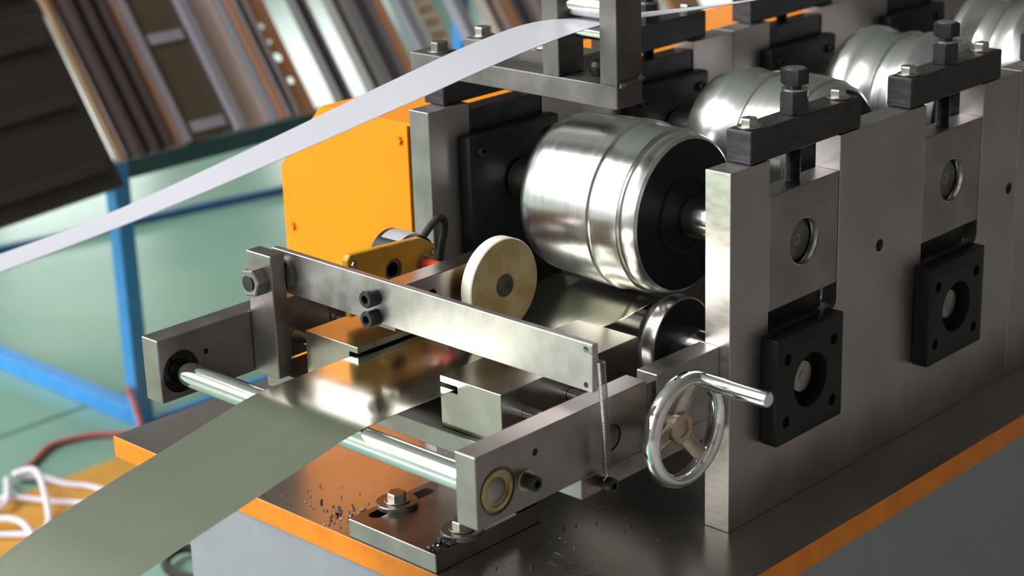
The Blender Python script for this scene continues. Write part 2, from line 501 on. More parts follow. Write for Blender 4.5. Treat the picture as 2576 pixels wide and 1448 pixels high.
for n in range(5):
    bl = bearing_block(-.436, -.409, '%s dark bearing block of the far side plate, counted from the front' % ords[n], GB + ' far side', .3625, 'black_bar') if n == 0 else \
        copy_thing(bl0, (0, n * PITCH, 0), '%s dark bearing block of the far side plate, counted from the front' % ords[n])
    if n == 0:
        bl0 = bl
    cl = clamp_bar(-.447, -.4155, '%s black clamp bar on the far side plate, counted from the front' % ords[n], GC + ' far side') if n == 0 else \
        copy_thing(cl0, (0, n * PITCH, 0), '%s black clamp bar on the far side plate, counted from the front' % ords[n])
    if n == 0:
        cl0 = cl
    if n == 1:
        as1 = adjust_screw(-.4312, 'dark adjusting screw on the far side plate, right of the overhead frame', GA + ' far side')
        as1.location.y += PITCH
    elif n > 1:
        copy_thing(as1, (0, (n - 1) * PITCH, 0), '%s dark adjusting screw along the far side plate, counted from the front' % ords[n])
    if n == 0:
        fl0 = thing('bearing_flange', (-.398, .12, .09), 'first black square flange on the inner face of the far side plate', 'bearing cover', 'black inner flanges of the far side plate')
        bm = cut(box(-.4068, -.389, .043, .190, .10, .338, .003, 2), cyl((-.42, AY, AZ), (-.37, AY, AZ), .0248, 32), cyl((-.42, LY, LZ), (-.37, LY, LZ), .0195, 32))
        obj('flange_plate', bm, 'black', fl0)
        for y, z in ((.06, .32), (.173, .32), (.06, .21), (.173, .21)):
            obj('socket_screw', lathe((-.389, y, z), (1, 0, 0), [(0, .006), (.004, .006), (.005, .005), (.005, .003), (.002, .0028)], 16), 'screw', fl0)
    else:
        copy_thing(fl0, (0, n * PITCH, 0), '%s black square flange on the inner face of the far side plate' % ords[n])

# ------------------------------------------------------------------ forming rolls
def roll(name, y, z, prof, label, grp, face_r, x_left=-.440, x_right=-.010, shaft_r=.0222, collar=True):
    t = thing(name, (-.227, y, z), label, 'roller', grp)
    bm = lathe((0, y, z), (1, 0, 0), prof, 128)
    bm.normal_update()
    obj('roll_body', bm, ['roll', 'black'], t, mark=lambda n, c: 1 if (n.x > .9 and (Vector((c.y - y, c.z - z)).length < face_r)) else 0)
    sh_ = lathe((0, y, z), (1, 0, 0), [(x_left, shaft_r), (-.4385, shaft_r), (-.4380, shaft_r), (-.386, shaft_r), (-.3855, shaft_r + .0025), (-.0325, shaft_r + .0025), (-.0320, shaft_r), (x_right - .001, shaft_r), (x_right, shaft_r - .001)], 48)
    sh_.normal_update()
    obj('shaft', sh_, ['chrome_worn', 'steel_dark' if shaft_r > .02 else 'zinc'], t, mark=lambda n, c: 1 if n.x > .9 and c.x > -.03 else 0)
    if collar:
        e = prof[-1][0]
        obj('collar', lathe((e, y, z), (1, 0, 0), [(0, .0440), (.0015, .0440), (.0025, .0425), (.0025, .0365), (.0006, .0355), (.0006, .0240)], 48), 'black', t)
    obj('centre_mark', lathe((x_right - .0004, y, z), (1, 0, 0), [(0, .006), (.0007, .006), (.0004, .004), (-.003, .001)], 20), 'steel', t)
    return t
R1 = [(-.3135, .0790), (-.3120, .0825), (-.3080, .0855), (-.3020, .0875), (-.290, .0888), (-.262, .0900), (-.236, .0912), (-.2105, .0922), (-.2092, .0908), (-.2080, .0902),
      (-.2060, .0898), (-.195, .0893), (-.180, .0893), (-.176, .0892), (-.1722, .0890), (-.1714, .0840), (-.1668, .0840), (-.1660, .0866),
      (-.1600, .0864), (-.1525, .0838), (-.1503, .0812), (-.1500, .0808)]
R2 = [(-0.3135, .078), (-0.3120, .0815), (-0.3036, .0850), (-0.2907, .0885), (-0.2809, .0900), (-0.2680, .0880), (-0.2581, .0872), (-0.2452, .0900), (-0.2342, .0918), (-0.2332, .0900),
      (-0.2262, .0905), (-0.2035, .0925), (-0.1807, .0915), (-0.1671, .0900), (-0.1667, .0870), (-0.1637, .0870), (-0.1625, .088), (-0.1561, .086), (-0.1500, .080)]
R3 = [(-0.3135, .078), (-0.3112, .083), (-0.3006, .0900), (-0.2915, .0935), (-0.2839, .0938), (-0.2748, .0910), (-0.2672, .0878), (-0.2611, .0872), (-0.2490, .0880), (-0.2414, .0905),
      (-0.2347, .0920), (-0.2338, .0895), (-0.2225, .0905), (-0.2096, .0940), (-0.1997, .0945), (-0.1845, .0910), (-0.1671, .0900), (-0.1637, .0870), (-0.1561, .086), (-0.1500, .080)]
R4 = [(-0.3135, .076), (-0.3112, .082), (-0.3006, .0920), (-0.2907, .0970), (-0.2824, .0970), (-0.2718, .0910), (-0.2611, .0850), (-0.2505, .0850), (-0.2414, .0890),
      (-0.2347, .0910), (-0.2338, .0890), (-0.2225, .0910), (-0.2096, .0970), (-0.1997, .0975), (-0.1845, .0910), (-0.1671, .0900), (-0.1637, .0870), (-0.1561, .086), (-0.1500, .080)]
GU, GL = 'polished upper forming rolls', 'lower forming rolls'
roll('forming_roll', AY, AZ, R1, 'polished upper forming roll nearest the camera, above the white wheel', GU, .0810)
roll('forming_roll', AY + PITCH, AZ, R2, 'polished upper forming roll behind the nearest clamp bar, second in line', GU, .0796)
roll('forming_roll', AY + 2 * PITCH, AZ, R3, 'polished wavy upper forming roll, third in line', GU, .0796)
roll('forming_roll', AY + 3 * PITCH, AZ, R4, 'deeply grooved upper forming roll in the top right corner', GU, .0796)
LR = [(-.3150, .039), (-.313, .0400), (-.235, .0402), (-.178, .0400), (-.176, .0405), (-.170, .0470), (-.163, .0500), (-.1625, .0488), (-.156, .0492), (-.1500, .0500), (-.1462, .0495), (-.1455, .0480)]
LR2 = [(a_, min(r_, .0402)) for a_, r_ in LR]
for n in range(4):
    roll('lower_roll', LY + n * PITCH, LZ, LR if n == 0 else LR2, ['lower forming roll just under the strip, nearest the camera', 'lower forming roll under the second upper roll',
         'lower forming roll under the third upper roll', 'lower forming roll under the fourth upper roll'][n], GL, .0480, x_right=.0085, shaft_r=.0172, collar=False)

# ------------------------------------------------------------------ orange gear cover
gc = thing('gear_cover', (-.55, .8, 0), 'bright orange sheet metal gear cover behind the feed table', 'machine cover')
pts = [(-.6665, .0005), (-.6665, .2735), (-.5890, .3540), (-.4410, .3540), (-.4410, .3505), (-.5875, .3505), (-.6630, .2720), (-.6630, .0005)]
bm = prism(pts, 'y', .004, 1.80, .0008)
obj('housing', bm, 'orange', gc)
for n in range(6):
    yc = AY + n * PITCH
    g = obj('gear', lathe((-.500, yc, AZ), (1, 0, 0), [(0, .030), (0, .066), (.012, .068), (.024, .066), (.024, .030)], 36), 'black', gc)
obj('front_panel', prism([(-.4425, .002), (-.4425, .3525), (-.5885, .3525), (-.6650, .2727), (-.6650, .002)], 'y', .0005, .0045, .0006), 'orange', gc)
for x, z in ((-.455, .335), (-.58, .335), (-.65, .2), (-.65, .03)):
    obj('panel_screw', hexa((x, .0005, z), (x, -.003, z), .005), 'orange_dirty', gc)

# ------------------------------------------------------------------ feed guide frame (two arms, cross plate, bars)
fg = thing('feed_guide', (-.25, -.17, .02), 'steel strip feed guide frame with two arms, chrome bar and cross plate', 'guide frame')
XA0, XA1 = -.0370, -.0120
BY, BZ, BR = -.314, .157, .0128
bm = box(XA0, XA1, -.340, -.1118, .1280, .1962, .0007)
bm = cut(bm, cyl((-.06, BY, BZ), (.01, BY, BZ), .0222, 48), cyl((-.016, -.1625, .1555), (.01, -.1625, .1555), .0132, 32),
         cyl((-.018, -.2655, .1765), (0, -.2655, .1765), .0036, 16))
arm_r = obj('arm', bm, 'steel', fg)
obj('arm_end', box(XA0, XA1, -.0965, -.0004, .1280, .1968, .0007), 'steel', fg)
obj('arm_coupling', box(XA0 + .003, XA1 - .004, -.1118, -.0965, .1285, .190, .0004), 'steel_dark', fg)
XL0, XL1 = -.4868, -.4600
bm = box(XL0, XL1, -.340, -.1118, .1285, .1966, .0009)
bm = cut(bm, cyl((-.475, BY, BZ), (-.44, BY, BZ), .0225, 40), cyl((-.47, -.281, .169), (-.44, -.281, .169), .0030, 16))
obj('arm', bm, 'steel', fg)
obj('arm_end', box(XL0, XL1, -.1112, -.0004, .1285, .1966, .0009), 'steel', fg)
obj('guide_bar', cyl((-.474, BY, BZ), (-.0150, BY, BZ), BR, 48, .0004), 'chrome', fg)
obj('bar_end', lathe((-.0152, BY, BZ), (1, 0, 0), [(0, .0122), (.0020, .0120), (.0034, .0100), (.0041, .0060), (.0043, .0005)], 36), 'steel', fg)
obj('bearing', lathe((-.474, BY, BZ), (1, 0, 0), [(0, .0222), (.006, .0222), (.006, .0175), (.004, .0170), (.004, .013)], 40), 'screw', fg)
be = obj('bearing', lathe((-.034, BY, BZ), (1, 0, 0), [(0, .0220), (.0205, .0220), (.0205, .0195), (.0190, .0190), (.0190, .0125)], 48), 'steel_dark', fg)
obj('retaining_ring', lathe((-.0145, BY, BZ), (1, 0, 0), [(0, .0192), (.0022, .0192), (.0027, .0186), (.0027, .0150), (.001, .0147), (.001, .013)], 48), 'brass', be)
w1 = obj('washer', cyl((-.012, -.2788, .1545), (-.0102, -.2788, .1545), .0105, 32, .0004), 'brass', fg)
obj('socket_screw', lathe((-.0102, -.2788, .1545), (1, 0, 0), [(0, .0070), (.0115, .0070), (.0125, .0062), (.0125, .0037), (.006, .0035)], 24), 'screw', w1)
obj('cross_plate', box(-.4595, XA1 - .0004, -.2050, -.012, .1075, .1278, .0008), 'steel', fg)
obj('guide_rod', cyl((-.459, -.1625, .1520), (-.0135, -.1625, .1520), .0068, 28), 'chrome', fg)
obj('rod_end', cyl((-.0152, -.1625, .1555), (-.0132, -.1625, .1555), .0125, 28, .0006), 'steel_dark', fg)
obj('lead_screw', cyl((-.459, -.100, .1520), (.0035, -.100, .1520), .0058, 24), 'chrome', fg)
obj('support_post', box(-.28, -.166, -.132, -.102, .0204, .1075, .0008), 'steel_dark', fg)
obj('spring_screw', lathe((-.0124, -.1800, .1180), (1, 0, 0), [(0, .0050), (.007, .0050), (.007, .0068), (.017, .0068), (.018, .006), (.018, .0034), (.013, .0032)], 24), 'screw', fg)
obj('hinge_post', cut(box(-.4596, -.4200, -.2200, -.2010, .1282, .2632, .0009), cyl((-.4395, -.24, .2345), (-.4395, -.19, .2345), .0092, 24)), 'steel', fg)

# guide blocks with slots for the strip edges
def guide_block(name, xs, side, label):
    x0, x1 = xs
    t = thing(name, ((x0 + x1) / 2, -.1, .1282), label, 'guide block', 'slotted guide blocks along the strip edges')
    za, zb, dep = .1668, .1742, (.0135 if side > 0 else .0235)
    if side > 0:   # open toward +X
        pts = [(x0, .1282), (x1, .1282), (x1, za), (x1 - dep, za), (x1 - dep, zb), (x1, zb), (x1, .1810), (x0, .1810)]
    else:
        pts = [(x0, .1282), (x1, .1282), (x1, .1810), (x0, .1810), (x0, zb), (x0 + dep, zb), (x0 + dep, za), (x0, za)]
    bm = prism(pts, 'y', -.1970, .004 if side < 0 else -.002, .0005)
    bm = cut(bm, cyl((x0 - .02, -.1625, .1520), (x1 + .02, -.1625, .1520), .0072, 24), cyl((x0 - .02, -.100, .1520), (x1 + .02, -.100, .1520), .0064, 24))
    obj('block', bm, 'block', t)
    return t
guide_block('guide_block', (-.4005, -.3192), 1, 'slotted steel guide block below the orange cover, left of the strip')
guide_block('guide_block', (-.2010, -.1190), -1, 'slotted steel guide block right of the strip, between lever and handwheel')

# ------------------------------------------------------------------ adjusting base plate with slots
ap = thing('slotted_mounting_plate', (-.226, -.175, 0), 'slotted steel mounting plate bolted on the front edge of the bed', 'mounting plate')
bm = box(-.289, -.1630, -.2500, -.1010, .0003, .0202, .0008)
cs = []
for x in (-.2735, -.1775):
    cs += [cyl((x, -.226, .004), (x, -.226, .04), .0074, 24), cyl((x, -.154, .004), (x, -.154, .04), .0074, 24), box(x - .0074, x + .0074, -.226, -.154, .004, .04, 0)]
bm = cut(bm, *cs)
obj('plate', bm, 'steel', ap)
for (x, y) in ((-.2735, -.1965), (-.1770, -.1995)):
    wz = obj('washer', lathe((x, y, .0203), (0, 0, 1), [(0, .0218), (.0045, .0218), (.0053, .0209)], 48), 'steel', ap)
    h = obj('bolt', hexa((x, y, .0268), (x, y, .0350), .0098, .3), 'zinc', ap)
    obj('flange', cyl((x, y, .0256), (x, y, .0270), .0135, 32, .0005), 'zinc', h)

# ------------------------------------------------------------------ pivoting measuring lever
ml = thing('measuring_lever', (-.21, -.19, .2125), 'flat steel pivoting lever carrying the measuring wheel across the strip', 'lever')
LYa, LYb = -.1930, -.1850
pts = [(-.4500, .2150), (-.0072, .2104), (-.0066, .2567), (-.4500, .2612)]
bm = prism(pts, 'y', LYa, LYb, .0006)
bm = cut(bm, cyl((-.0145, -.21, .2508), (-.0145, -.17, .2508), .0028, 16), cyl((-.0150, -.21, .2165), (-.0150, -.17, .2165), .0028, 16))
obj('lever_plate', bm, ['steel_light'], ml)
obj('pivot_bolt', cyl((-.4395, -.2365, .2345), (-.4395, -.183, .2345), .0085, 28), 'screw', ml)
nut = obj('pivot_nut', hexa((-.4395, -.2202, .2345), (-.4395, -.2350, .2345), .0158, .15, .0015), 'steel', ml)
obj('pivot_washer', cyl((-.430, -.2008, .238), (-.430, -.1932, .238), .0180, 32), 'steel_dark', ml)
for z in (.2410, .2197):
    s = obj('socket_screw', lathe((-.2922, LYa, z), (0, -1, 0), [(0, .0090), (.0130, .0090), (.0145, .0080), (.0145, .0046), (.007, .0044)], 28), 'screw', ml)
bm = box(-.3000, -.2740, LYb, -.0200, .2050, .2502, .0007)
bm = cut(bm, cyl((-.29, -.133, .2300), (-.26, -.133, .2300), .0062, 20))
obj('wheel_arm', bm, 'block', ml)
# encoder and bracket
pts = [(-.1580, .1900), (-.1580, .2520), (-.1530, .2582), (-.0520, .2515), (-.0310, .2385), (-.0310, .1900)]
bm = cut(prism(pts, 'x', -.3805, -.3720, .0012), cyl((-.39, -.094, .226), (-.36, -.094, .226), .0125, 28), cyl((-.39, -.118, .217), (-.36, -.118, .217), .0045, 16),
         cyl((-.39, -.0505, .2225), (-.36, -.0505, .2225), .0105, 24))
br = obj('bracket', bm, 'ochre', ml)
obj('bracket_bush', lathe((-.379, -.094, .226), (1, 0, 0), [(0, .0124), (.005, .0124), (.005, .008), (0, .008)], 28), 'steel_dark', br)
obj('bracket_bearing', lathe((-.379, -.0505, .2225), (1, 0, 0), [(0, .0104), (.009, .0104), (.009, .007), (.002, .007)], 28), 'zinc', br)
for y, z in ((-.150, .247), (-.036, .231)):
    obj('bracket_screw', hexa((-.3718, y, z), (-.3690, y, z), .0042), 'zinc', br)
en = obj('encoder', lathe((-.4250, -.0530, .2225), (1, 0, 0), [(0, .0275), (.002, .0300), (.041, .0300), (.0445, .0290)], 48), 'black', ml)
# label wrapped on the encoder
bm = bmesh.new()
ring = []
for k in range(13):
    a = math.radians(58 + k * 6)
    for x in (-.4170, -.3870):
        ring.append(bm.verts.new((x, -.0530 - math.cos(math.pi - a) * -.0303, .2225 + math.sin(a) * .0303)))
for k in range(12):
    bm.faces.new((ring[2 * k], ring[2 * k + 1], ring[2 * k + 3], ring[2 * k + 2]))
bmesh.ops.solidify(bm, geom=bm.faces[:], thickness=-.0003)
obj('encoder_label', bm, 'label', en)
obj('encoder_cable', tube(smooth_path([(-.395, -.030, .240), (-.394, -.016, .252), (-.393, -.004, .258), (-.394, .004, .252), (-.397, .006, .238), (-.400, .004, .222), (-.402, .0, .19)]), .0042, 10), 'rubber', en)
obj('coupling_shaft', cyl((-.3795, -.0505, .2225), (-.300, -.0505, .2225), .0062, 24), 'red', ml)
obj('wheel_axle', lathe((-.2745, -.0505, .2225), (1, 0, 0), [(0, .0095), (.0225, .0095), (.0225, .0122), (.0240, .0122), (.0246, .0115), (.0246, .004), (.0235, .001)], 28), 'brown_steel', ml)
whl = lathe((-.2665, -.0505, .2225), (1, 0, 0), [(0, .010), (0, .0488), (.001, .0500), (.0140, .0500), (.0152, .0490), (.0152, .010)], 96)
whl.normal_update()
obj('measuring_wheel', whl, ['nylon', 'nylon_rim'], ml, mark=lambda n, c: 0 if abs(n.x) > .7 else 1)['label'] = 'cream nylon wheel with stained face'

# ------------------------------------------------------------------ spring
sp = thing('tension_spring', (-.002, -.186, .122), 'thin steel coil spring between lever end and feed guide', 'spring')
P0, P1 = Vector((.0005, -.1900, .2420)), Vector((.0015, -.1850, .1330))
pts = []
turns, npt = 58, 12
for i in range(turns * npt + 1):
    t_ = i / (turns * npt)
    c = P0.lerp(P1, t_) + Vector((0.0012 * math.sin(t_ * 3.1), 0, 0))
    a = 2 * math.pi * i / npt
    pts.append(c + Vector((math.cos(a) * .0034, math.sin(a) * .0034, 0)))
obj('coil', tube(pts, .00056, 5), 'steel', sp)
obj('hook', tube(smooth_path([(-.0145, -.1945, .2512), (-.0080, -.1960, .2500), (-.002, -.1935, .2460), (.0005, -.1900, .2420)], 5), .0007, 6), 'zinc', sp)
obj('hook', tube(smooth_path([(.0015, -.1850, .1330), (.0010, -.1850, .1285), (-.0020, -.1865, .1240), (-.0030, -.180, .1240)], 5), .0007, 6), 'zinc', sp)

# ------------------------------------------------------------------ handwheel
hw = thing('handwheel', (.02, -.100, .1534), 'chrome handwheel with three spokes and a straight handle beside the side plate', 'handwheel')
HX, HY, HZ, HR = .0215, -.1000, .1525, .0484
ring = []
NR, NS = 72, 20
bm = bmesh.new()
for i in range(NR):
    a = 2 * math.pi * i / NR
    er = Vector((0, math.cos(a), math.sin(a)))
    ring.append([])
    for k in range(NS):
        b_ = 2 * math.pi * k / NS
        # D-shaped rim, flatter on the inner side
        rad = math.cos(b_) * .0078
        if rad < 0:
            rad *= .75
        ring[-1].append(bm.verts.new(Vector((HX + .002, HY, HZ)) + er * (HR + rad) + Vector((math.sin(b_) * .0092, 0, 0))))
for i in range(NR):
    for k in range(NS):
        bm.faces.new((ring[i][k], ring[i][(k + 1) % NS], ring[(i + 1) % NR][(k + 1) % NS], ring[(i + 1) % NR][k]))
bmesh.ops.recalc_face_normals(bm, faces=bm.faces[:])
obj('rim', bm, 'chrome', hw)
hub = obj('hub', lathe((.004, HY, HZ), (1, 0, 0), [(0, .0125), (.012, .0140), (.0165, .0148), (.018, .0140), (.018, .0082), (.0165, .0078), (.0165, .003), (.0165, .0001)], 40), 'hubmetal', hw)
for deg in (-52, 68, 188):
    a = math.radians(deg)
    e = Vector((0, math.cos(a), math.sin(a)))
    tdir = Vector((0, -math.sin(a), math.cos(a)))
    bm = bmesh.new()
    rows = []
    for s, wd, th, xo in ((.010, .0092, .0048, .013), (.025, .0080, .0040, .0165), (.040, .0078, .0042, .0205), (.0460, .0105, .0055, .0222)):
        c = Vector((xo, HY, HZ)) + e * s
        rows.append([bm.verts.new(c + tdir * wd * math.cos(q) + Vector((th * math.sin(q), 0, 0))) for q in [2 * math.pi * k / 12 for k in range(12)]])
    for i in range(3):
        for k in range(12):
            bm.faces.new((rows[i][k], rows[i][(k + 1) % 12], rows[i + 1][(k + 1) % 12], rows[i + 1][k]))
    bm.faces.new(rows[0][::-1])
    bm.faces.new(rows[-1])
    bmesh.ops.recalc_face_normals(bm, faces=bm.faces[:])
    obj('spoke', bm, 'hubmetal', hw)
ha = math.radians(66)
hp = Vector((HX + .004, HY + math.cos(ha) * HR, HZ + math.sin(ha) * HR))
hd = obj('handle', lathe(hp, (1, 0, 0), [(0, .0062), (.004, .0072), (.008, .0074), (.075, .0078), (.0785, .0074), (.0795, .0062)], 40), 'chrome', hw)

# ------------------------------------------------------------------ film guide frame above the rolls
gf = thing('overhead_guide_frame', (-.31, .05, .405), 'welded steel overhead frame with two posts and rods guiding the white strip', 'guide frame')
obj('front_bar', box(-.4600, -.1611, .0266, .0662, .4053, .4287, .0010), 'scale', gf)
obj('rear_bar', box(-.4600, -.2850, .1100, .1500, .4053, .4300, .0010), 'scale', gf)
obj('post', box(-.1840, -.1612, .0268, .0658, .4288, .66, .0008), 'scale', gf)
obj('post', box(-.2615, -.2390, .0268, .0658, .4288, .66, .0008), 'scale', gf)
obj('guide_roller', cyl((-.2392, .046, .5020), (-.1838, .046, .5020), .0118, 32), 'chrome_worn', gf)
obj('guide_roller', cyl((-.2392, .046, .4765), (-.1838, .046, .4765), .0085, 32), 'chrome_worn', gf)
for (x, y, z) in ((-.4340, .0475, .4288), (-.4480, .131, .4302), (-.345, .122, .4302)):
    h = obj('bolt', hexa((x, y, z + .0016), (x, y, z + .0110), .0098, .3), 'scale' if y < .1 else 'zinc', gf)
    obj('flange', cyl((x, y, z + .0001), (x, y, z + .0018), .0135, 28, .0005), 'steel', h)
# weld beads
for (x, y0, y1) in ((-.1598, .029, .064),):
    pts = [(x + random.uniform(-.0008, .0008), y0 + (y1 - y0) * k / 9, .4300 + random.uniform(-.001, .003) * (1 if k in (0, 1, 8, 9) else .3)) for k in range(10)]
    obj('weld_bead', tube(pts, [.0030, .0042, .0032, .003, .0026, .003, .0028, .0032, .0040, .0030], 8), 'steel_dark', gf)
obj('clamp_knob', lathe((-.2120, .061, .4288), (0, 0, 1), [(0, .0090), (.004, .0120), (.010, .0130), (.015, .0110), (.018, .0060)], 20), 'rubber', gf)

# ------------------------------------------------------------------ strips
def ribbon(path, thick):
    """path: (centre, half width vector)"""
    bm = bmesh.new()
    rows = []
    n = len(path)
    for i, (c, h) in enumerate(path):
        a = path[max(i - 1, 0)][0]
        b_ = path[min(i + 1, n - 1)][0]
        nrm = h.cross(b_ - a).normalized() * thick / 2
        rows.append([bm.verts.new(c - h + nrm), bm.verts.new(c + h + nrm), bm.verts.new(c + h - nrm), bm.verts.new(c - h - nrm)])
    for i in range(n - 1):
        for k in range(4):
            bm.faces.new((rows[i][k], rows[i][(k + 1) % 4], rows[i + 1][(k + 1) % 4], rows[i + 1][k]))
    bm.faces.new(rows[0][::-1])
    bm.faces.new(rows[-1])
    bmesh.ops.recalc_face_normals(bm, faces=bm.faces[:])
    return bm
sx = -.2526
cp = [(-2.1, -.742), (-1.75, -.56), (-1.4, -.30), (-1.05, -.075), (-.80, .040), (-.62, .1080), (-.53, .1312), (-.44, .1485), (-.38, .1600), (-.335, .1685), (-.300, .1708), (-.25, .1712), (-.16, .1714), (-.06, .1716), (.00, .1725), (.05, .1730), (.09, .1765), (.110, .1780)]
path = [(p, Vector((.0727, 0, 0))) for p in smooth_path([(sx, y, z) for y, z in cp], 8)]
obj_s = tag(obj('steel_strip', ribbon(path, .0008), 'strip'), 'wide olive grey galvanised steel strip feeding over the chrome bar into the rolls', 'steel strip')
fp = [(-3.3, -.735, 0), (-2.9, -.30, 0), (-2.4, .12, 3), (-1.8, .322, 6), (-1.3, .375, 7), (-.90, .394, 7), (-.78, .401, 7), (-.6463, .4098, 7), (-.5148, .4213, 7), (-.366, .4415, 1), (-.2227, .4628, -6), (-.1179, .4784, -9), (-.045, .4865, -9), (-.0048, .4885, -6), (.03, .4876, -1), (.046, .4868, 0),
      (.075, .4850, 2), (.1285, .4800, 5), (.2172, .4730, 8), (.3095, .4666, 11), (.45, .458, 12), (.7, .445, 12), (1.2, .438, 12), (1.8, .432, 12)]
cpth = smooth_path([(-.212, y, z) for y, z, a in fp], 6)
ths = []
for i in range(len(fp) - 1):
    ths += [fp[i][2] + (fp[i + 1][2] - fp[i][2]) * k / 6 for k in range(6)]
ths.append(fp[-1][2])
path = [(c, Vector((math.cos(math.radians(a)), 0, math.sin(math.radians(a)))) * .0252) for c, a in zip(cpth, ths)]
tag(obj('white_strip', ribbon(path, .0006), 'film'), 'narrow white coated strip running through the overhead frame down to the left', 'coated strip')

# ------------------------------------------------------------------ chips and swarf
bm = bmesh.new()
def chip(x, y, z, s):
    mat_ = Matrix.Translation((x, y, z + s * .56)) @ Matrix.Rotation(random.uniform(0, 6), 4, Vector((random.random(), random.random(), 1)).normalized()) @ Matrix.Diagonal((s, s * random.uniform(.4, .9), s * random.uniform(.3, .8), 1))
    bmesh.ops.create_cube(bm, size=1, matrix=mat_)
for k in range(70):
    chip(min(random.gauss(-.316, .020), -.295), max(random.gauss(-.214, .016), -.249), 0, random.choice([.0012, .0016, .002, .0026, .0035]))
for k in range(40):
    chip(random.uniform(-.44, -.295), random.uniform(-.245, -.17), 0, random.choice([.0010, .0014, .0018]))
for k in range(70):
    x = random.gauss(-.172, .006)
    if x < -.1635:
        chip(x, random.uniform(-.246, -.215), .0202, random.choice([.0014, .002, .003, .004]))
for k in range(40):
    chip(random.uniform(-.155, -.04), random.uniform(-.24, -.02), 0, random.choice([.0010, .0014, .002]))
tag(obj('metal_chips', bm, 'chip', smooth=False), 'loose grey metal chips scattered on the oily bed plate', 'metal chips', kind='stuff')
sw = []
for k in range(7):
    x, y = random.uniform(-.14, -.05), random.uniform(-.22, -.10)
    r_, a0_, n_ = random.uniform(.006, .016), random.uniform(0, 6), random.randint(8, 18)
    sw.append(tube([(x + math.cos(a0_ + i * .3) * r_ * (1 + .05 * i), y + math.sin(a0_ + i * .3) * r_, .0012 + .0006 * math.sin(i)) for i in range(n_)], .00028, 5))
tag(obj('curled_swarf', join(*sw), 'chip'), 'thin curled metal swarf lying on the dark bed near the mounting plate', 'metal swarf', kind='stuff')

# ------------------------------------------------------------------ blue storage rack with leaning profiles
rk = thing('storage_rack', (-2.5, 1.4, ZF), 'blue square tube storage rack standing on the green floor', 'rack')
def bar(p0, p1, wd, mat_, name='rail'):
    p0, p1 = Vector(p0), Vector(p1)
    d, u, v = frame_of(p1 - p0)
    bm = bmesh.new()
    A = [bm.verts.new(p0 + (u * a + v * b_) * wd / 2) for a, b_ in ((-1, -1), (1, -1), (1, 1), (-1, 1))]
    B = [bm.verts.new(p1 + (u * a + v * b_) * wd / 2) for a, b_ in ((-1, -1), (1, -1), (1, 1), (-1, 1))]
    bm.faces.new(A)
    bm.faces.new(B)
    for k in range(4):
        bm.faces.new((A[k], A[(k + 1) % 4], B[(k + 1) % 4], B[k]))
    bmesh.ops.recalc_face_normals(bm, faces=bm.faces[:])
    bmesh.ops.bevel(bm, geom=bm.edges[:], offset=.002, segments=1, affect='EDGES')
    return obj(name, bm, mat_, rk)
T = .039
hz = T / 2
bm = box(-2.2416, -2.2026, .7921, .8311, ZF, -.152, .002)
obj('post', bm, 'blue', rk)
obj('post', box(-2.2416, -2.2026, 2.60, 2.639, ZF, -.152, .002), 'blue', rk)
obj('rail', box(-3.40, -2.2416, .7921, .8311, ZF, ZF + T, .002), 'blue', rk)
obj('rail', box(-2.2230, -2.2030, .8311, 2.60, ZF, ZF + .010, .002), 'blue', rk)
obj('rail', box(-2.2416, -2.2026, .8311, 3.6, -.191, -.152, .002), 'teal', rk)
obj('rail', box(-2.2416, -2.2026, .12, .7921, -.191, -.152, .002), 'teal', rk)
obj('post', box(-2.2416, -2.2026, .12, .159, ZF, -.191, .002), 'blue', rk)
bar((-3.62, 1.05, ZF + .012), (-3.30, 2.75, ZF + .012), .024, 'blue_shaded')
obj('post', box(-3.02, -2.98, 2.60, 2.639, ZF, .95, .002), 'blue', rk)
bar((-2.96, .25, .60), (-2.96, 3.6, .60), .05, 'teal')
bar((-2.455, .15, .150), (-2.455, 3.6, .150), .036, 'teal')
DL = Vector((-.51, -.06, .858)).normalized()
